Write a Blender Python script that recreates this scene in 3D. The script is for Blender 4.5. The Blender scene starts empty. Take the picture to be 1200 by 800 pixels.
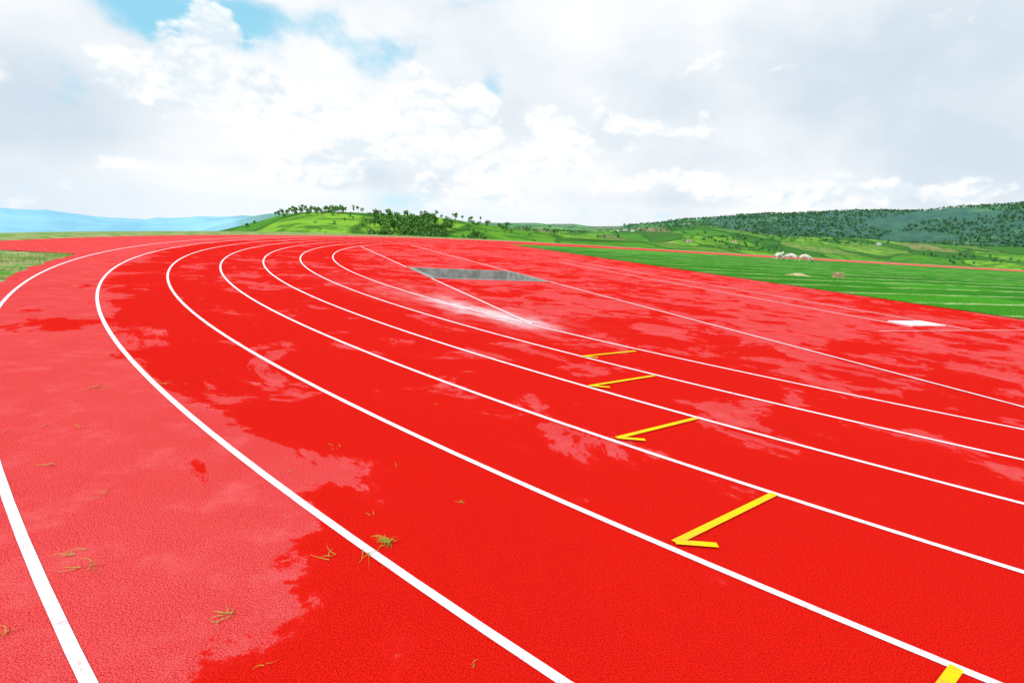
import bpy, bmesh, math, random
import numpy as np
from mathutils import Vector, Matrix, noise
random.seed(7); rng=np.random.default_rng(7)
sc=bpy.context.scene
rad=math.radians
# ------------------------------------------------------------------ survey
EYE=1.70
C=Vector((27.23,35.04)); EX=Vector((.927,.374)).normalized(); EY=Vector((-EX.y,EX.x))
R0=43.92; LANE=1.22; LEN=84.4
def W(x,y): 
    p=C+EX*x+EY*y
    return (p.x,p.y)
def capdist(x,y):
    rx=x-C.x; ry=y-C.y
    lx=rx*EX.x+ry*EX.y; ly=rx*EY.x+ry*EY.y
    cx=min(max(lx,0),LEN)
    return math.hypot(lx-cx,ly), lx, ly
def capsule(r,nb=160,ns=40):
    pts=[]
    for i in range(nb): 
        a=math.pi/2+math.pi*i/nb; pts.append(W(r*math.cos(a),r*math.sin(a)))
    for i in range(ns): pts.append(W(LEN*i/ns,-r))
    for i in range(nb):
        a=-math.pi/2+math.pi*i/nb; pts.append(W(LEN+r*math.cos(a),r*math.sin(a)))
    for i in range(ns): pts.append(W(LEN-LEN*i/ns,r))
    return pts
# ------------------------------------------------------------------ node helpers
class NT:
    def __init__(s,nt): s.nt=nt; nt.nodes.clear()
    def n(s,t,**k):
        nd=s.nt.nodes.new(t)
        for a,b in k.items(): setattr(nd,a,b)
        return nd
    def put(s,sock,v):
        if isinstance(v,bpy.types.NodeSocket): s.nt.links.new(v,sock)
        else: sock.default_value=v
    def m(s,op,a,b=0.0,c=0.0,clamp=False):
        nd=s.n('ShaderNodeMath',operation=op,use_clamp=clamp)
        s.put(nd.inputs[0],a); s.put(nd.inputs[1],b); s.put(nd.inputs[2],c)
        return nd.outputs[0]
    def v(s,op,a,b=(0,0,0),out=0,scale=None):
        nd=s.n('ShaderNodeVectorMath',operation=op)
        s.put(nd.inputs[0],a); s.put(nd.inputs[1],b)
        if scale is not None: s.put(nd.inputs['Scale'],scale)
        return nd.outputs[out]
    def mix(s,f,a,b,mode='MIX'):
        nd=s.n('ShaderNodeMix',data_type='RGBA',blend_type=mode)
        s.put(nd.inputs[0],f)
        for so,x in ((nd.inputs[6],a),(nd.inputs[7],b)):
            if isinstance(x,tuple) and len(x)==3: x=(*x,1)
            s.put(so,x)
        return nd.outputs[2]
    def ss(s,x,a,b,o0=0.,o1=1.):
        nd=s.n('ShaderNodeMapRange',interpolation_type='SMOOTHSTEP')
        s.put(nd.inputs[0],x); nd.inputs[1].default_value=a; nd.inputs[2].default_value=b
        nd.inputs[3].default_value=o0; nd.inputs[4].default_value=o1
        return nd.outputs[0]
    def noise(s,vec,scale,detail=3,rough=.5,dist=0,w=None,out=0):
        nd=s.n('ShaderNodeTexNoise')
        s.put(nd.inputs['Vector'],vec); nd.inputs['Scale'].default_value=scale
        nd.inputs['Detail'].default_value=detail; nd.inputs['Roughness'].default_value=rough
        nd.inputs['Distortion'].default_value=dist
        return nd.outputs[out]
    def xyz(s,vec):
        nd=s.n('ShaderNodeSeparateXYZ'); s.put(nd.inputs[0],vec); return nd.outputs
    def comb(s,x,y,z=0.):
        nd=s.n('ShaderNodeCombineXYZ'); s.put(nd.inputs[0],x); s.put(nd.inputs[1],y); s.put(nd.inputs[2],z); return nd.outputs[0]
    def bump(s,h,strength,dist):
        nd=s.n('ShaderNodeBump'); nd.inputs['Strength'].default_value=strength; nd.inputs['Distance'].default_value=dist
        s.put(nd.inputs['Height'],h); return nd.outputs[0]
    def surf(s,col,rough=.9,normal=None,spec=.2,trans=None):
        b=s.n('ShaderNodeBsdfPrincipled'); o=s.n('ShaderNodeOutputMaterial')
        if isinstance(col,tuple) and len(col)==3: col=(*col,1)
        s.put(b.inputs['Base Color'],col); s.put(b.inputs['Roughness'],rough)
        s.put(b.inputs['Specular IOR Level'],spec)
        if normal is not None: s.put(b.inputs['Normal'],normal)
        s.nt.links.new(b.outputs[0],o.inputs[0]); return b
    def pos(s): return s.n('ShaderNodeNewGeometry').outputs['Position']
    def spot(s,p,x,y,rr):
        d=s.v('SUBTRACT',p,(x,y,0)); l=s.v('DOT_PRODUCT',d,d,out=1)
        return s.m('EXPONENT',s.m('MULTIPLY',l,-1./(rr*rr)))
def mat(name):
    m=bpy.data.materials.new(name); m.use_nodes=True; return m,NT(m.node_tree)
def local(t,pos):
    rel=t.v('SUBTRACT',pos,(C.x,C.y,0))
    lx=t.v('DOT_PRODUCT',rel,(EX.x,EX.y,0),out=1); ly=t.v('DOT_PRODUCT',rel,(EY.x,EY.y,0),out=1)
    return lx,ly
# ------------------------------------------------------------------ materials
def track_mat():
    m,t=mat('red_track_rubber'); p=t.pos(); lx,ly=local(t,p)
    r=t.m('SQRT',t.m('ADD',t.m('MULTIPLY',lx,lx),t.m('MULTIPLY',ly,ly)))
    th2=t.m('MULTIPLY',t.m('ARCTAN2',t.m('MULTIPLY',ly,-1.),t.m('MULTIPLY',lx,-1.)),27.)
    q=t.comb(r,th2,0.)
    n1=t.noise(q,.95,8,.68,.35)
    n2=t.noise(p,.19,2,.5)
    outer=t.ss(r,42.05,43.2,0.,.215)
    outer2=t.ss(r,42.9,44.2,0.,.05)
    inner=t.ss(r,37.4,35.0,0.,.105)
    bias=t.m('ADD',t.m('ADD',outer,outer2),inner)
    bias=t.m('ADD',bias,t.m('MULTIPLY',t.spot(p,.2,1.5,1.15),-.24))
    bias=t.m('ADD',bias,t.m('MULTIPLY',t.spot(p,1.2,2.0,1.5),-.10))
    bias=t.m('ADD',bias,t.m('MULTIPLY',t.spot(p,-1.45,3.75,.42),.09))
    val=t.m('ADD',t.m('ADD',n1,bias),t.m('MULTIPLY',t.m('SUBTRACT',n2,.5),.42))
    dry=t.ss(val,.576,.594)
    damp=t.ss(val,.53,.60)
    g1=t.noise(p,150.,2,.75); g0=t.noise(p,55.,3,.7)
    vor=t.n('ShaderNodeTexVoronoi'); t.put(vor.inputs['Vector'],p); vor.inputs['Scale'].default_value=170.
    wet=t.mix(t.ss(g1,.38,.62),(.40,.004,.002),(.76,.015,.008))
    dr=t.mix(t.ss(g1,.38,.62),(.40,.020,.021),(.84,.098,.100))
    wet=t.mix(t.m('MULTIPLY',damp,.45),wet,(.68,.018,.012))
    col=t.mix(dry,wet,dr)
    big=t.noise(p,.6,4,.65)
    col=t.mix(t.ss(big,.35,.75,0.,.2),col,(.46,.010,.007))
    col=t.mix(t.ss(g0,.50,.75,0.,.3),col,(.38,.008,.006))
    blot=t.noise(p,2.6,5,.7)
    col=t.mix(t.m('MULTIPLY',dry,t.ss(blot,.48,.70,0.,.42)),col,(.70,.13,.135))
    # near-white streak beside the water jump, with a wispy pinkish halo
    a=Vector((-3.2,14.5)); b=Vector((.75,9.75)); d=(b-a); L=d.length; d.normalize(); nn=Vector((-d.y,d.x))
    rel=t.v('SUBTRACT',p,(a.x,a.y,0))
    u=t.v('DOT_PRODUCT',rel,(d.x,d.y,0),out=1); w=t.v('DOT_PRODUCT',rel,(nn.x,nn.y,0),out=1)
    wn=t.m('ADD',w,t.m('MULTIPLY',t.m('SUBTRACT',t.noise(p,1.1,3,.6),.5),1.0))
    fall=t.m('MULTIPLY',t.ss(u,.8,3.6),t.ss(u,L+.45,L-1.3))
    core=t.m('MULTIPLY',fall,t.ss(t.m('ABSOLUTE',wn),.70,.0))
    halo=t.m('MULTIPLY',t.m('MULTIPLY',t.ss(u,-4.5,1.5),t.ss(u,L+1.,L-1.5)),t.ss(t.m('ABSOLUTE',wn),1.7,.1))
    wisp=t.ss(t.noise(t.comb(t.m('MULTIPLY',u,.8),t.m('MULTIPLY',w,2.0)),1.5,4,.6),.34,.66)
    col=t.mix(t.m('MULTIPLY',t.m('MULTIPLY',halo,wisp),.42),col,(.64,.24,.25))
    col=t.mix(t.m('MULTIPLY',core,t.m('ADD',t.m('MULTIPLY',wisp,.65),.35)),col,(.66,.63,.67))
    h=t.m('ADD',t.m('MULTIPLY',g1,.6),vor.outputs['Distance'])
    t.surf(col,.97,t.bump(h,.8,.006),.015)
    return m
def paint_mat(name,c,c2):
    m,t=mat(name); p=t.pos()
    g=t.noise(p,150.,2,.75); w=t.noise(p,7.,4,.7)
    col=t.mix(t.ss(w,.38,.72,0.,.6),c,c2)
    thr=t.m('ADD',g,t.m('MULTIPLY',t.m('SUBTRACT',w,.5),.5))
    col=t.mix(t.ss(thr,.55,.65,0.,.55),col,(.62,.15,.14))
    t.surf(col,.85,t.bump(g,.7,.005),.03); return m
def grass_ground_mat():
    m,t=mat('infield_turf'); p=t.pos(); lx,ly=local(t,p)
    row=t.m('DIVIDE',t.m('ADD',ly,t.m('MULTIPLY',t.m('SUBTRACT',t.noise(p,.35,3,.5),.5),.9)),2.9)
    fr=t.m('FRACT',row); rid=t.m('FLOOR',row)
    rn=t.noise(t.comb(rid,t.m('MULTIPLY',t.m('FLOOR',t.m('DIVIDE',lx,9.)),.31)),3.17,1,.5)
    seam=t.ss(t.m('ADD',t.m('ABSOLUTE',t.m('SUBTRACT',fr,.5)),t.m('MULTIPLY',t.m('SUBTRACT',t.noise(p,3.,3,.7),.5),.05)),.425,.47)
    br=t.noise(p,.42,6,.7)
    n=t.noise(p,6.,5,.7); n3=t.noise(p,.12,3,.5)
    col=t.mix(t.ss(n,.25,.75),(.012,.115,.004),(.030,.215,.008))
    col=t.mix(t.ss(rn,.40,.65,0.,.65),col,(.06,.31,.016))
    col=t.mix(t.ss(n3,.4,.65,0.,.35),col,(.015,.12,.004))
    n5=t.noise(p,1.4,5,.75)
    col=t.mix(t.ss(n5,.56,.70,0.,.55),col,(.24,.36,.08))
    col=t.mix(t.m('MULTIPLY',seam,t.ss(br,.38,.56,0.1,.85)),col,(.42,.50,.25))
    t.surf(col,.95,t.bump(t.noise(p,25.,3,.7),.8,.03),.04); return m
def terrain_mat():
    m,t=mat('hill_fields'); p=t.pos()
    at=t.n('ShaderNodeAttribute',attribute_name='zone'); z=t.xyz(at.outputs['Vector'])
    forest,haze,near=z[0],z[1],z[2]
    wp=t.v('ADD',p,t.v('SCALE',t.noise(p,.01,2,.5,out=1),scale=60.))
    vo=t.n('ShaderNodeTexVoronoi',feature='F1'); t.put(vo.inputs['Vector'],t.v('MULTIPLY',wp,(.016,.007,0.))); vo.inputs['Scale'].default_value=1.
    cid=t.xyz(vo.outputs['Color'])
    ve=t.n('ShaderNodeTexVoronoi',feature='DISTANCE_TO_EDGE'); t.put(ve.inputs['Vector'],t.v('MULTIPLY',wp,(.016,.007,0.))); ve.inputs['Scale'].default_value=1.
    f=t.mix(t.ss(cid[0],.1,.9),(.065,.22,.018),(.17,.36,.032))
    f=t.mix(t.ss(cid[1],.50,.8),f,(.035,.13,.015))
    f=t.mix(t.ss(cid[2],.80,.93,0.,.8),f,(.22,.16,.10))
    n=t.noise(p,.06,7,.75); n2=t.noise(p,.012,5,.6)
    f=t.mix(t.ss(n,.46,.58,0.,.85),f,(.034,.13,.016))
    f=t.mix(t.ss(n2,.5,.7,0.,.6),f,(.045,.17,.015))
    f=t.mix(t.ss(ve.outputs['Distance'],.05,.015,0.,.8),f,(.02,.085,.012))
    fo=t.mix(t.ss(t.noise(p,.030,7,.75),.38,.65),(.020,.065,.034),(.042,.125,.048))
    fo=t.mix(t.ss(t.noise(p,.0035,4,.6),.57,.68,0.,.45),fo,(.10,.24,.04))
    fam=t.m('ADD',forest,t.m('MULTIPLY',t.m('SUBTRACT',t.noise(p,.006,5,.6),.5),1.3))
    col=t.mix(t.ss(fam,.42,.58),f,fo)
    ng=t.noise(p,1.3,5,.7); v=t.mix(t.ss(ng,.38,.60),(.07,.24,.02),(.38,.34,.20))
    v=t.mix(t.ss(t.noise(p,14.,3,.7),.35,.7,0.,.6),v,(.08,.20,.02))
    col=t.mix(near,col,v)
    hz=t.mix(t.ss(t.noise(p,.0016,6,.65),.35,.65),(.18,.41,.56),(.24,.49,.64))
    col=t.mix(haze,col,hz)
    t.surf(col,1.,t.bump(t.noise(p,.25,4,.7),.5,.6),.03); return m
def simple(name,c1,c2,scale=8.,rough=.85,bd=.01,det=4):
    m,t=mat(name); p=t.pos(); n=t.noise(p,scale,det,.65)
    t.surf(t.mix(t.ss(n,.3,.7),c1,c2),rough,t.bump(n,.5,bd),.2); return m
def leaf_mat(name,c1,c2,c3):
    m,t=mat(name); r=t.n('ShaderNodeNewGeometry').outputs['Random Per Island']
    col=t.mix(r,c1,c2); col=t.mix(t.ss(t.noise(t.pos(),.12,2,.5),.45,.65,0.,.6),col,c3)
    t.surf(col,.85,None,.08); return m
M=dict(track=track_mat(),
 white=paint_mat('white_line_paint',(.78,.75,.81),(.72,.58,.62)),
 yellow=paint_mat('yellow_line_paint',(.84,.56,.005),(.80,.46,.005)),
 turf=grass_ground_mat(), terr=terrain_mat(),
 conc=simple('pit_concrete',(.16,.17,.16),(.32,.32,.30),3.,.9,.01),
 blade=leaf_mat('grass_blades',(.03,.17,.006),(.08,.28,.012),(.12,.30,.03)),
 blade2=leaf_mat('verge_blades',(.12,.30,.02),(.40,.40,.18),(.18,.34,.05)),
 clip=leaf_mat('clipping_blades',(.12,.32,.03),(.30,.30,.06),(.08,.24,.02)),
 leaf=leaf_mat('tree_leaves',(.04,.14,.025),(.11,.25,.05),(.08,.20,.05)),
 leaf2=leaf_mat('forest_leaves',(.032,.11,.045),(.065,.18,.065),(.05,.15,.055)),
 bark=simple('bark',(.10,.075,.05),(.20,.16,.11),2.),
 wool=simple('sheep_wool',(.40,.38,.34),(.66,.64,.59),14.,1.,.03),
 face=simple('sheep_face',(.05,.04,.035),(.12,.10,.09),10.),
 wall=simple('house_wall',(.50,.49,.46),(.65,.63,.60),.6),
 roof=simple('tin_roof',(.42,.45,.48),(.56,.58,.60),.4,.6),
 roof2=simple('rust_roof',(.28,.12,.08),(.40,.20,.14),.4,.7),
 dark=simple('window_dark',(.02,.02,.025),(.04,.04,.05),1.,.4),
 soil=simple('dry_soil',(.32,.26,.13),(.50,.43,.25),7.,1.,.04),
 sod=simple('cut_sod',(.26,.20,.10),(.42,.34,.18),9.,1.,.03))
# ------------------------------------------------------------------ mesh helpers
def obj(name,verts,faces,mats,parent=None,smooth=False,fm=None):
    me=bpy.data.meshes.new(name); me.from_pydata([tuple(map(float,v)) for v in verts],[],faces)
    for m in (mats if isinstance(mats,(list,tuple)) else [mats]): me.materials.append(m)
    if fm is not None: me.polygons.foreach_set('material_index',fm)
    if smooth: me.polygons.foreach_set('use_smooth',[True]*len(me.polygons))
    me.update(); o=bpy.data.objects.new(name,me); sc.collection.objects.link(o)
    if parent: o.parent=parent
    return o
def empty(name,loc=(0,0,0)):
    e=bpy.data.objects.new(name,None); sc.collection.objects.link(e); e.location=loc; return e
def ribbon(pts,w,z,closed=False):
    n=len(pts); V=[];F=[]
    P=[Vector(p) for p in pts]
    for i in range(n):
        a=P[i-1] if (i>0 or closed) else P[i]; b=P[(i+1)%n] if (i<n-1 or closed) else P[i]
        d=(b-a).normalized(); s=Vector((-d.y,d.x))*w/2
        V+= [(P[i].x+s.x,P[i].y+s.y,z),(P[i].x-s.x,P[i].y-s.y,z)]
    for i in range(n if closed else n-1):
        j=(i+1)%n; F.append((2*i,2*i+1,2*j+1,2*j))
    return V,F
def merge(parts):
    V=[];F=[]
    for v,f in parts:
        o=len(V); V+=list(v); F+=[tuple(i+o for i in q) for q in f]
    return V,F
# ------------------------------------------------------------------ track sheet with water-jump hole
PIT=(-34.1,-30.25,-4.95,-1.35)
def sheet(name,outer,holes,z,m):
    bm=bmesh.new(); E=[]
    for loop in [outer]+holes:
        vs=[bm.verts.new((x,y,z)) for x,y in loop]
        for i in range(len(vs)): E.append(bm.edges.new((vs[i],vs[(i+1)%len(vs)])))
    bmesh.ops.triangle_fill(bm,edges=E,use_beauty=True)
    for f in bm.faces:
        if f.normal.z<0: f.normal_flip()
    me=bpy.data.meshes.new(name); bm.to_mesh(me); bm.free(); me.materials.append(m)
    o=bpy.data.objects.new(name,me); sc.collection.objects.link(o); return o
def cap_r(r_of,nb=540,ns=60):
    pts=[]
    for i in range(nb):
        a=math.pi/2+math.pi*i/nb; r=r_of(a); pts.append(W(r*math.cos(a),r*math.sin(a)))
    r=R0+.6
    for i in range(ns): pts.append(W(LEN*i/ns,-r))
    for i in range(nb):
        a=-math.pi/2+math.pi*i/nb; pts.append(W(LEN+r*math.cos(a),r*math.sin(a)))
    for i in range(ns): pts.append(W(LEN-LEN*i/ns,r))
    return pts
def rofa(a):
    k=min(max((rad(181.0)-a)/rad(1.3),0),1); k=k*k*(3-2*k)      # red apron beyond the apex
    k*=min(max((a-rad(140))/rad(35),0.15),1)
    k2=min(max((a-rad(212))/rad(6),0),1)                        # run-off beside the camera
    return R0+.40+3.7*k+2.2*k2+.12*noise.noise(Vector((a*60,0,0)))+.06*noise.noise(Vector((a*240,4,0)))
x0,x1,y0,y1=PIT
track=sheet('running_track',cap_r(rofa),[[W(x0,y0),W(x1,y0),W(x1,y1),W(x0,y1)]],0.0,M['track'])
# lane lines
parts=[ribbon(capsule(R0-k*LANE,260,20),.048,.004,True) for k in range(7)]
V,F=merge(parts); obj('lane_lines',V,F,M['white'])
parts=[]
def sl(x,ya,yb,w=.05): parts.append(ribbon([W(x,ya),W(x,(ya+yb)/2),W(x,yb)],w,.008))
sl(-30.2,-20.65,-5.1); sl(-30.2,-1.2,18); sl(-34.2,-12.9,-5.1); sl(-34.2,-1.2,12.7)
sl(-24.55,-13.3,6); sl(-22.95,-13.6,9)
parts.append(ribbon([W(-26.3,-13.75),W(-20.5,-13.75)],.025,.008))
V,F=merge(parts); obj('runway_lines',V,F,M['white'])
# yellow stagger marks
parts=[]
def arrow(a,b,c,z=.012):
    a,b,c=Vector(a),Vector(b),Vector(c)
    parts.append(ribbon([a,(a+b)/2,b],.05,z)); d=(c-b).normalized()
    parts.append(ribbon([b+d*.0,c],.05,z+.003))
arrow((1.89,3.73),(1.0,2.99),(1.24,2.985)); arrow((1.82,5.32),(.94,4.63),(1.18,4.62))
arrow((1.79,6.94),(.90,6.25),(1.13,6.24)); arrow((1.85,8.41),(1.0,7.8),(1.2,7.76))
arrow((1.96,2.13),(1.08,1.42),(1.33,1.42))
V,F=merge(parts); obj('stagger_marks',V,F,M['yellow'])
# water jump pit
pit=empty('water_jump_pit')
def boxv(x0,x1,y0,y1,z0,z1):
    V=[(*W(x,y),z) for z in (z0,z1) for x,y in ((x0,y0),(x1,y0),(x1,y1),(x0,y1))]
    return V,[(3,2,1,0),(4,5,6,7),(0,1,5,4),(1,2,6,5),(2,3,7,6),(3,0,4,7)]
t_=.10
walls=[boxv(x0-t_,x0+t_,y0-t_,y1+t_,-.55,.012),boxv(x1-t_,x1+t_,y0-t_,y1+t_,-.55,.012),
       boxv(x0+t_,x1-t_,y1-t_,y1+t_,-.55,.012),boxv(x0+t_,x1-t_,y0-t_,y0+t_,-.55,.012)]
V,F=merge(walls); obj('pit_walls',V,F,M['conc'],pit)
V=[(*W(x0+t_,y0+t_),-.08),(*W(x1-t_,y0+t_),-.08),(*W(x1-t_,y1-t_),-.5),(*W(x0+t_,y1-t_),-.5)]
obj('pit_floor',V,[(0,1,2,3)],M['conc'],pit)
V,F=boxv(-24.38,-23.12,-13.15,-12.55,.0,.03); obj('takeoff_board',V,F,M['white'])
# ------------------------------------------------------------------ infield turf
def infield():
    pts=[]
    xe=-17.9; r=35.9
    a0=math.acos(xe/r)
    n=60
    for i in range(241):
        y=-r*math.sin(a0)+2*r*math.sin(a0)*i/240
        pts.append(W(xe+.12*noise.noise(Vector((y*1.7,3,0)))+.05*noise.noise(Vector((y*6,8,0))),y*.985))
    for i in range(1,n):
        a=a0-(a0-math.pi/2)*i/n; pts.append(W(r*math.cos(a),r*math.sin(a)))
    for i in range(0,20): pts.append(W(LEN*i/20,r))
    for i in range(0,80):
        a=math.pi/2-math.pi*i/80; pts.append(W(LEN+r*math.cos(a),r*math.sin(a)))
    for i in range(0,20): pts.append(W(LEN-LEN*i/20,-r))
    for i in range(0,n):
        a=math.pi/2+(a0-math.pi/2)*i/n; pts.append(W(r*math.cos(a),-r*math.sin(a)))
    return pts
sheet('infield_grass',infield(),[],.014,M['turf'])
# ------------------------------------------------------------------ terrain
AZ=np.array([-180,-60,-41.5,-36.5,-30.8,-27,-24.2,-22,-20.6,-17,-13,-8.2,-4,-.7,3,7.6,15,30,60,180.])
EL1=np.array([-6,-8,-5.2,-4.3,-3.2,-2.0,-1.1,-.3,.0,.28,.38,.45,.12,-.15,-.3,-.5,-.6,-.9,-1.5,-6.])
def ip(az,xs,ys): return float(np.interp(az,xs,ys))
def sst(x): x=min(max(x,0.),1.); return x*x*(3-2*x)
def height(x,y):
    d,lx,ly=capdist(x,y); r=math.hypot(x,y); az=math.degrees(math.atan2(x,y))
    if d<43.3: return -.62
    if d<43.75: return -.62+.60*(d-43.3)/.45
    if d<48.6 and r<400: return -.02
    el1=ip(az,AZ,EL1); left=sst((-22-az)/10.) if az>-120 else 1.-sst((-120-az)/30)
    T=lambda R,e: EYE+R*math.tan(rad(e))
    el3=ip(az,[-180,-20,-8,-.7,7.6,11,15.5,19,23,29.7,35.6,40.7,55,90,180],[-2,-.5,0,.25,.45,.9,1.75,2.2,2.65,3.2,3.6,4.1,4.2,1.5,-2])
    el2=ip(az,[-180,-10,0,7.6,12,17,25,33,41,60,180],[-1.5,-.6,-.1,.05,.5,1.05,.75,.65,.9,.8,-1])
    m4=-3.0+.5*noise.noise(Vector((az*.11,17,0)))+.25*noise.noise(Vector((az*.5,12,0)))
    m7=-1.25+.38*noise.noise(Vector((az*.13,7,0)))+.2*noise.noise(Vector((az*.5,2,0)))+.1*noise.noise(Vector((az*1.6,2,0)))
    K=[(0,-2),(55,-9-6*left),(130,-15-16*left),(370,T(370,el1)),(720,-24*(1-left)-130*left),(1450,T(1450,el2)*(1-left)-260*left),
       (1750,T(1750,el2-.25)*(1-left)-275*left),
       (2700,T(2700,el3)*(1-left)-280*left),(3600,-10*(1-left)+T(3600,m4)*left),(4700,-20*(1-left)-330*left),(7000,T(7000,m7)*left-60*(1-left)),(12000,-300)]
    z=K[-1][1]
    for (ra,za),(rb,zb) in zip(K,K[1:]):
        if r<=rb:
            z=za+(zb-za)*sst((r-ra)/(rb-ra)); break
    amp=min(r*.0035,9.)
    q=Vector((x,y,0))
    z+=amp*(noise.noise(q/160.)*.9+noise.noise(q/55.)*.35)+ (min(r,3000)*.006)*noise.noise(q/520.)*(1 if r>500 else 0)
    b=sst((d-48.6)/56.) if r<400 else 1.
    return -.02*(1-b)+z*b
N1=340;N2=20
def capn(d): return capsule(d,N1,N2)
offs=[43.2,43.3,43.75,44.2,44.8,45.5,46.2,47,47.8,48.6]
s=.8; 
while offs[-1]<9500: offs.append(offs[-1]+s); s*=1.042
V=[];F=[];Z=[]
n=2*(N1+N2)
for k,d in enumerate(offs):
    for (x,y) in capn(d):
        r=math.hypot(x,y); az=math.degrees(math.atan2(x,y))
        V.append((x,y,height(x,y)))
        fo=sst((az-15)/8)*sst((r-1500)/500) if az<120 else 0.
        fo=fo*.95+.12
        if -30<az<12 and 300<r<520: fo=.1
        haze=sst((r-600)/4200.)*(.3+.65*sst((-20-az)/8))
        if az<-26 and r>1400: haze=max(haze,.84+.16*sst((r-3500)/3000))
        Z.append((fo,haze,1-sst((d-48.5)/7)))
for k in range(len(offs)-1):
    for i in range(n):
        j=(i+1)%n; F.append((k*n+j,k*n+i,(k+1)*n+i,(k+1)*n+j))
F.append(tuple(range(n)))
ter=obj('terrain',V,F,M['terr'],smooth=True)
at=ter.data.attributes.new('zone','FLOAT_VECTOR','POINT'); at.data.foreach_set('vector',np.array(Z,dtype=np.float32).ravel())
# ------------------------------------------------------------------ grass blades
def blades(name,pts,hmin,hmax,w,m,lie=.35):
    V=[];F=[]
    for (x,y,z) in pts:
        a=random.uniform(0,6.283); h=random.uniform(hmin,hmax); dx,dy=math.cos(a),math.sin(a)
        l=random.uniform(0,lie)*h; b=random.uniform(0,6.283); o=len(V)
        V+=[(x-dx*w,y-dy*w,z),(x+dx*w,y+dy*w,z),(x+l*math.cos(b),y+l*math.sin(b),z+h)]
        F.append((o,o+1,o+2))
    return obj(name,V,F,m)
pts=[]
while len(pts)<24000:
    lx=-17.85+abs(random.gauss(0,1))*7; ly=random.uniform(-27,20)
    if random.random()<.25: lx=-17.88+random.uniform(-.06,.15)
    if math.hypot(lx,ly)<35.5: pts.append((*W(lx,ly),.012))
blades('infield_grass_blades',pts,.02,.06,.008,M['blade'],1.)
pts=[]
while len(pts)<20000:
    a=rad(random.uniform(176,212)); 
    r=R0+.42+abs(random.gauss(0,1))*2.6
    lx,ly=r*math.cos(a),r*math.sin(a)
    if r<rofa(a)-.05: continue
    x,y=W(lx,ly)
    if noise.noise(Vector((x*.7,y*.7,3)))<-.08 and random.random()<.85: continue
    pts.append((x,y,height(x,y)-.01))
blades('verge_grass',pts,.03,.10,.007,M['blade2'],1.2)
# clippings on the rubber
V=[];F=[]
def clipping(cx,cy,n,s,up=.25):
    for i in range(n):
        a=random.uniform(0,6.283); L=s*random.uniform(.35,1); w=random.uniform(.0012,.0026)
        ox,oy=cx+random.gauss(0,s*.18),cy+random.gauss(0,s*.18); bend=random.uniform(-.9,.9)
        o=len(V); zt=random.uniform(0,up)*L
        for k in range(4):
            f=k/3; aa=a+bend*f; px=ox+L*f*math.cos(aa); py=oy+L*f*math.sin(aa); ww=w*(1-.85*f)
            pz=.009+zt*math.sin(f*2.4)
            V.append((px-ww*math.sin(aa),py+ww*math.cos(aa),pz)); V.append((px+ww*math.sin(aa),py-ww*math.cos(aa),pz+.001))
        for k in range(3): F.append((o+2*k,o+2*k+1,o+2*k+3,o+2*k+2))
clipping(-.59,2.79,44,.075,.6); clipping(-.66,2.70,6,.2,.1); clipping(-.85,2.62,5,.12,.1)
clipping(-3.8,5.03,12,.2); clipping(-3.3,5.3,4,.12); clipping(-1.93,2.42,11,.10); clipping(-2.05,2.5,4,.1)
clipping(-1.12,2.16,9,.07); clipping(-2.34,3.11,6,.08); clipping(-1.91,1.96,10,.08); clipping(-.25,3.30,5,.05)
clipping(-1.25,4.03,4,.09); clipping(-.07,1.97,6,.03); clipping(-2.91,3.44,6,.10); clipping(-3.2,4.1,3,.1)
for i in range(60):
    x=random.uniform(-5,-.2); y=random.uniform(1.8,9)
    clipping(x,y,random.randint(1,2),random.uniform(.02,.09),.1)
for i in range(40):
    x=random.uniform(-1,7); y=random.uniform(2,12); clipping(x,y,1,random.uniform(.015,.04),.1)
obj('grass_clippings',V,F,M['clip'])
# ------------------------------------------------------------------ distant tree masses
def tree_geo(V,F,FM,x,y,h,w,nl,ls,kind=0):
    z=height(x,y)-.3
    th=h*(.35 if kind==0 else .75); r=max(.05*h*.5,.08); o=len(V)
    lean=random.uniform(-.05,.05)*h
    for k,(zz,rr) in enumerate(((0,r),(th*.5,r*.7),(th,r*.4))):
        for i in range(5):
            a=i*1.2566; V.append((x+rr*math.cos(a)+lean*k/2,y+rr*math.sin(a),z+zz))
    for k in range(2):
        for i in range(5):
            j=(i+1)%5; F.append((o+k*5+i,o+k*5+j,o+k*5+5+j,o+k*5+5+i)); FM.append(1)
    lob=[]
    for i in range(random.randint(4,7)):
        a=random.uniform(0,6.283); rr=random.uniform(0,.6)*w/2
        zz=random.uniform(.4,.85)*h if kind==0 else random.uniform(.72,.92)*h
        lob.append((x+lean+rr*math.cos(a),y+rr*math.sin(a),z+zz,random.uniform(.28,.5)*w/2*(1.25 if kind==0 else 1.)))
    for i in range(nl):
        L=random.choice(lob); d=Vector((random.gauss(0,1),random.gauss(0,1),random.gauss(0,.8))).normalized()*L[3]*random.uniform(.6,1.12)
        c=Vector(L[:3])+d; s_=ls*random.uniform(.5,1.2)
        u=Vector((random.gauss(0,1),random.gauss(0,1),random.gauss(0,1))).normalized(); v=u.orthogonal().normalized()
        u2=u.cross(v); o=len(V)
        V.extend([tuple(c+v*s_),tuple(c+u2*s_*.8),tuple(c-v*s_*.9),tuple(c-u2*s_)])
        F.append((o,o+1,o+2,o+3)); FM.append(0)
def mass(name,items,lm):
    V=[];F=[];FM=[]
    for it in items: tree_geo(V,F,FM,*it)
    return obj(name,V,F,[lm,M['bark']],fm=FM)
def P(az,r): return r*math.sin(rad(az)),r*math.cos(rad(az))
items=[]
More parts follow.
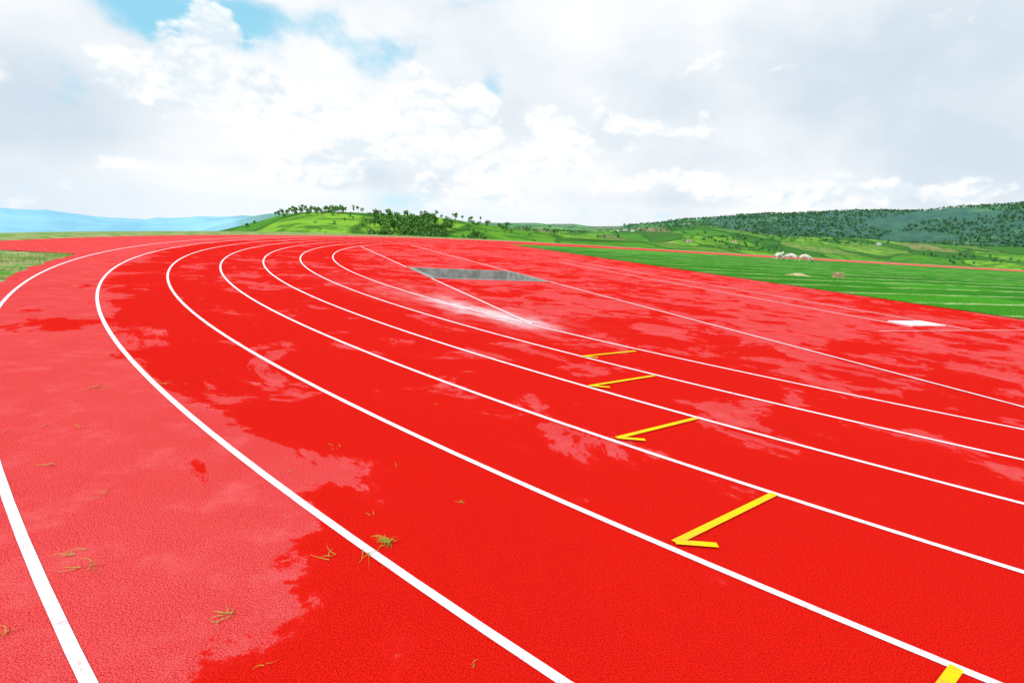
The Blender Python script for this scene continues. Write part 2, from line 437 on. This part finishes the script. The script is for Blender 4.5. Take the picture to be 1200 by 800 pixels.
for i in range(150):   # main grove on the near hill
    az=random.triangular(-14.6,-6.4,-9.5); r=random.uniform(215,305); x,y=P(az,r)
    items.append((x,y,random.uniform(4,7),random.uniform(3,5),100,.45,0))
mass('tree_grove',items,M['leaf'])
items=[]
for i in range(110):   # scattered crest trees
    az=random.choice([random.uniform(-22.5,-17.5),random.uniform(-20.5,-15),random.uniform(-9,-1),random.uniform(-26,4)]); r=random.uniform(320,385); x,y=P(az,r)
    k=random.random()<.3
    items.append((x,y,random.uniform(2.0,5.2),random.uniform(2,3.6),45,.42,1 if k else 0))
for i in range(14):
    az=random.uniform(-5.3,-3.4); r=random.uniform(230,270); x,y=P(az,r); items.append((x,y,random.uniform(3,5.5),random.uniform(3,5),60,.5,0))
for i in range(90):
    az=random.uniform(-20,2); r=random.uniform(230,360); x,y=P(az,r); items.append((x,y,random.uniform(.8,2.),random.uniform(1.,3),16,.4,0))
mass('hilltop_trees',items,M['leaf'])
items=[]
for i in range(2000):
    az=random.uniform(-2,44); r=random.uniform(650,1700)
    x,y=P(az,r)
    if noise.noise(Vector((x/150,y/150,9)))+.5*noise.noise(Vector((x/40,y/40,4)))<.12: continue
    items.append((x,y,random.uniform(3,6),random.uniform(4,8),16,1.3,0))
for i in range(6500):
    az=random.uniform(10,46); r=random.uniform(1750,2750); x,y=P(az,r)
    if az<20 and random.random()<.6: continue
    if noise.noise(Vector((x/260,y/260,5)))<-.33: continue
    items.append((x,y,random.uniform(3,7),random.uniform(9,16),7,2.8,0))
mass('distant_forest',items,M['leaf2'])
# ------------------------------------------------------------------ distant houses
def house(x,y,w,l,h,rot,roofm):
    z=height(x,y)-.6
    e=empty('village_house',(x,y,z)); e.rotation_euler=(0,0,rot)
    hw,hl=w/2,l/2
    V=[(-hl,-hw,0),(hl,-hw,0),(hl,hw,0),(-hl,hw,0),(-hl,-hw,h),(hl,-hw,h),(hl,hw,h),(-hl,hw,h),(-hl,0,h*1.45),(hl,0,h*1.45)]
    F=[(0,1,5,4),(2,3,7,6),(1,2,6,9,5),(3,0,4,8,7)]
    obj('walls',V,F,M['wall'],e)
    o=.5; zt=h*1.45+.12; ze=h-.05
    V=[(-hl-o,-hw-o,ze-.1),(hl+o,-hw-o,ze-.1),(hl+o,0,zt),(-hl-o,0,zt),(hl+o,hw+o,ze-.1),(-hl-o,hw+o,ze-.1)]
    obj('roof',V,[(0,1,2,3),(3,2,4,5)],roofm,e)
    V=[];F=[]
    for k in range(3):
        cx=-hl+l*(k+.5)/3; a=.5; z0,z1=(.9,h*.75) if k!=1 else (0.05,h*.75)
        q=len(V); V+=[(cx-a,-hw-.03,z0),(cx+a,-hw-.03,z0),(cx+a,-hw-.03,z1),(cx-a,-hw-.03,z1)]; F.append((q,q+1,q+2,q+3))
    obj('openings',V,F,M['dark'],e)
for az,r in ((9.6,1330),(10.2,1350),(10.9,1300),(11.6,1380),(12.6,1340),(14.5,1000),(16.2,1050),(20.2,1100),(31.5,1250),(-18.2,352)):
    x,y=P(az,r); sc_=.85 if r>500 else .45
    house(x,y,6*sc_,random.uniform(8,13)*sc_,3.4*sc_,random.uniform(-.6,.6)-rad(az),random.choice([M['roof'],M['roof'],M['roof2']]))
# ------------------------------------------------------------------ sheep
def sheep(x,y,rot,graze,s=1.):
    e=empty('sheep',(x,y,.014)); e.rotation_euler=(0,0,rot); e.scale=(s,s,s)
    hd=[(.62,0,.50),(.80,0,.24),(.90,0,.10)] if graze else [(.60,0,.74),(.74,0,.92),(.93,0,.86)]
    vs=[(-.38,0,.60),(-.12,0,.62),(.18,0,.61),(.42,0,.62)]+hd+[(-.50,0,.56),(-.54,0,.42)]
    rd=[.19,.24,.235,.18,.115,.085,.045,.05,.025]
    E=[(0,1),(1,2),(2,3),(3,4),(4,5),(5,6),(0,7),(7,8)]
    for sy in (-1,1):
        o=len(vs); vs+=[(-.40,.12*sy,.44),(-.34,.13*sy,.34),(-.45,.13*sy,.20),(-.42,.13*sy,.03)]; rd+=[.10,.06,.03,.028]
        E+=[(0,o),(o,o+1),(o+1,o+2),(o+2,o+3)]
        o=len(vs); vs+=[(.38,.11*sy,.42),(.38,.12*sy,.24),(.37,.12*sy,.03)]; rd+=[.08,.035,.028]
        E+=[(3,o),(o,o+1),(o+1,o+2)]
    me=bpy.data.meshes.new('body'); me.from_pydata(vs,E,[]); o=bpy.data.objects.new('body',me); sc.collection.objects.link(o); o.parent=e
    me.materials.append(M['wool'])
    md=o.modifiers.new('skin','SKIN')
    for i,v in enumerate(me.skin_vertices[0].data): v.radius=(rd[i],rd[i]); v.use_root=(i==0)
    sb=o.modifiers.new('sub','SUBSURF'); sb.levels=sb.render_levels=2
    hx,hz=hd[1][0],hd[1][2]
    V=[];F=[]
    for sy in (-1,1):
        q=len(V); V+=[(hx-.02,.05*sy,hz+.05),(hx+.03,.05*sy,hz+.04),(hx-.01,.17*sy,hz+.02),(hx-.03,.15*sy,hz+.05)]; F.append((q,q+1,q+2,q+3))
    obj('ears',V,F,M['face'],e)
    a=Vector(hd[1]); b=Vector(hd[2]); d=(b-a).normalized(); u=d.orthogonal().normalized(); w=d.cross(u)
    V=[];F=[]
    for k,(f,rr) in enumerate(((.15,.092),(.5,.075),(.9,.058),(1.2,.04),(1.32,.0))):
        for i in range(10):
            t=i*.6283; V.append(tuple(a+(b-a)*f+(u*math.cos(t)+w*math.sin(t))*rr))
    for k in range(4):
        for i in range(10):
            j=(i+1)%10; F.append((k*10+i,k*10+j,k*10+10+j,k*10+10+i))
    obj('face',V,F,M['face'],e,smooth=True)
sheep(28.6,64.2,.5,False,1.05); sheep(30.6,65.4,2.6,True,1.05); sheep(32.3,65.9,-.3,True,1.05)
# ------------------------------------------------------------------ sod stack and soil heap
e=empty('sod_stack',(18.9,34.2,.014)); e.rotation_euler=(0,0,-.3)
for k in range(4):
    bm=bmesh.new(); bmesh.ops.create_cube(bm,size=1.)
    bmesh.ops.scale(bm,vec=(.62-.05*k,.45,.075),verts=bm.verts)
    bmesh.ops.subdivide_edges(bm,edges=bm.edges,cuts=4,use_grid_fill=True)
    for v in bm.verts: v.co+=noise.noise_vector(v.co*6+Vector((k*3,0,0)))*.03
    bmesh.ops.translate(bm,vec=(random.uniform(-.04,.04),random.uniform(-.04,.04),.04+.085*k),verts=bm.verts)
    me=bpy.data.meshes.new('sod_%d'%k); bm.to_mesh(me); bm.free(); me.materials.append(M['sod'])
    o=bpy.data.objects.new('sod_%d'%k,me); sc.collection.objects.link(o); o.parent=e
def heap(name,cx,cy,rx,ry,h,m,rot=0):
    V=[];F=[];n=24;K=8
    for k in range(K+1):
        f=k/K
        for i in range(n):
            a=i*2*math.pi/n; rr=(1-f)*(1+.25*noise.noise(Vector((math.cos(a)*2,math.sin(a)*2,cx))))
            x=rx*rr*math.cos(a); y=ry*rr*math.sin(a)
            X=cx+x*math.cos(rot)-y*math.sin(rot); Y=cy+x*math.sin(rot)+y*math.cos(rot)
            V.append((X,Y,.005+h*(sst(f)*.8+.2*f)+.12*h*noise.noise(Vector((X*5,Y*5,f)))))
    for k in range(K):
        for i in range(n):
            j=(i+1)%n; F.append((k*n+i,k*n+j,(k+1)*n+j,(k+1)*n+i))
    return obj(name,V,F,m,smooth=True)
heap('soil_heap',16.6,34.2,.85,.5,.14,M['soil'])
# ------------------------------------------------------------------ world
SUN_EL,SUN_AZ=52.,215.   # azimuth clockwise from +Y
w=bpy.data.worlds.new('World'); sc.world=w; w.use_nodes=True; t=NT(w.node_tree)
try: w.cycles.sampling_method='MANUAL'; w.cycles.sample_map_resolution=256
except Exception: pass
sky=t.n('ShaderNodeTexSky',sky_type='NISHITA'); sky.sun_disc=False; sky.sun_elevation=rad(SUN_EL); sky.sun_rotation=rad(SUN_AZ)
sky.altitude=2500; sky.air_density=1.; sky.dust_density=.6; sky.ozone_density=1.5
g=t.n('ShaderNodeTexCoord').outputs['Generated']; D=t.v('NORMALIZE',g)
x_,y_,z_=t.xyz(D)
def D3(az,el): return (math.sin(rad(az))*math.cos(rad(el)),math.cos(rad(az))*math.cos(rad(el)),math.sin(rad(el)))
def blob(az,el,rx,rz=None):
    rz=rz or rx; c=D3(az,el); d=t.v('SUBTRACT',D,c)
    d=t.v('MULTIPLY',d,(1/math.sin(rad(rx)),1/math.sin(rad(rx)),1/math.sin(rad(rz))))
    l=t.v('DOT_PRODUCT',d,d,out=1); return t.m('EXPONENT',t.m('MULTIPLY',l,-1.))
def summ(L,base):
    a=base
    for k,b in L: a=t.m('ADD',a,t.m('MULTIPLY',b,k))
    return a
Q=t.v('MULTIPLY',D,(1.,1.,1.5))
n1=t.noise(Q,4.6,7,.55,.1)
cover=summ([(-.22,blob(-21,15.2,8,2.5)),(-.19,blob(-33,14.6,7,2.0)),(-.27,blob(-3.3,12.4,1.9,2.4)),(-.20,blob(1.5,19.5,7,1.6)),
            (-.15,blob(12.5,2.0,8,.8)),(-.12,blob(4,13,3.2,1.2)),(.10,blob(-19,3.5,7,2.))],t.m('ADD',n1,.23))
mask=t.ss(cover,.44,.62,.12,1.)
n2=t.noise(Q,2.6,4,.5)
soft=summ([(-.55,blob(-39,5.5,9,4.5)),(-.40,blob(28,12,24,6)),(-.26,blob(38,6,14,4)),(.15,blob(-2,6,9,4)),(.2,blob(5,11,5,2.)),
         (-.25,blob(-20,3.8,9,1.)),(-.25,blob(8,3.0,14,.9)),(.2,blob(-17,2.0,14,.9)),(.25,blob(22,2.6,14,.6))],t.m('ADD',t.m('MULTIPLY',t.m('SUBTRACT',n2,.5),1.7),.76))
soft=t.m('ADD',soft,t.m('MULTIPLY',t.m('SUBTRACT',n1,.5),1.2))
soft=t.ss(soft,.0,1.1,0.,1.)
cl=t.mix(soft,(6.5,7.6,8.6),(10.1,10.25,10.4))
Lv=D3(-60,60)
b1=t.noise(Q,10.,6,.55,.2); b1s=t.noise(t.v('ADD',Q,tuple(.014*c for c in Lv)),10.,5,.55,.2)
fld=summ([(.66,blob(-29.2,10.4,4.6,3.2)),(.58,blob(-23,7.8,7,3.6)),(.50,blob(-15,8.2,7,3.8)),(.42,blob(-7,9,6.5,3.2)),(.50,blob(5,9.2,5.5,2.6)),(.34,blob(0,5,7,2.)),
          (.45,blob(14,5.0,5.5,1.3)),(.50,blob(33,4.6,5,1.0)),(.35,blob(24,4.0,5,.8)),(.32,blob(-12,3.2,8,1.1)),(.30,blob(-33,3.,5,.8))],t.m('MULTIPLY',t.m('SUBTRACT',b1,.5),1.9))
m2=t.ss(fld,.20,.40,0.,1.)
s2=t.m('ADD',t.m('MULTIPLY',t.m('SUBTRACT',b1,b1s),5.5),t.m('ADD',t.m('MULTIPLY',t.m('SUBTRACT',n1,.5),1.1),.74))
s2=t.ss(s2,.1,1.,0.,1.)
c2=t.mix(s2,(7.9,8.8,9.5),(10.5,10.6,10.6))
skyc=t.v('MULTIPLY',sky.outputs[0],(.75,1.15,1.25))
skyc=t.mix(.7,skyc,(3.2,8.4,10.6))
col=t.mix(mask,skyc,cl)
col=t.mix(t.m('MULTIPLY',m2,.9),col,c2)
hz=t.ss(z_,.06,-.01)
col=t.mix(t.m('MULTIPLY',hz,.5),col,(8.0,9.2,10.1))
bg=t.n('ShaderNodeBackground'); t.put(bg.inputs[0],col); bg.inputs[1].default_value=.1
o=t.n('ShaderNodeOutputWorld'); t.nt.links.new(bg.outputs[0],o.inputs[0])
# ------------------------------------------------------------------ sun
sd=bpy.data.lights.new('sun','SUN'); sd.energy=3.3; sd.angle=rad(.6); sd.color=(1,.965,.91)
so=bpy.data.objects.new('sun',sd); sc.collection.objects.link(so)
so.rotation_euler=Vector(D3(SUN_AZ,SUN_EL)).to_track_quat('Z','Y').to_euler()
# ------------------------------------------------------------------ camera
cd=bpy.data.cameras.new('camera'); cd.sensor_width=36; cd.lens=673.3/1200*36; cd.clip_start=.05; cd.clip_end=40000
co=bpy.data.objects.new('camera',cd); sc.collection.objects.link(co)
tl=math.atan2(400-266.2,673.3); ro=.067
U=Vector((0,math.sin(tl),math.cos(tl))); X=Vector((1,0,0)); Fw=Vector((0,math.cos(tl),-math.sin(tl)))
rt=X*math.cos(ro)+U*math.sin(ro); up=-X*math.sin(ro)+U*math.cos(ro)
mw=Matrix((rt,up,-Fw)).transposed().to_4x4(); mw.translation=Vector((0,0,EYE)); co.matrix_world=mw
sc.camera=co
sc.view_settings.view_transform='Standard'; sc.view_settings.look='None'; sc.view_settings.exposure=0
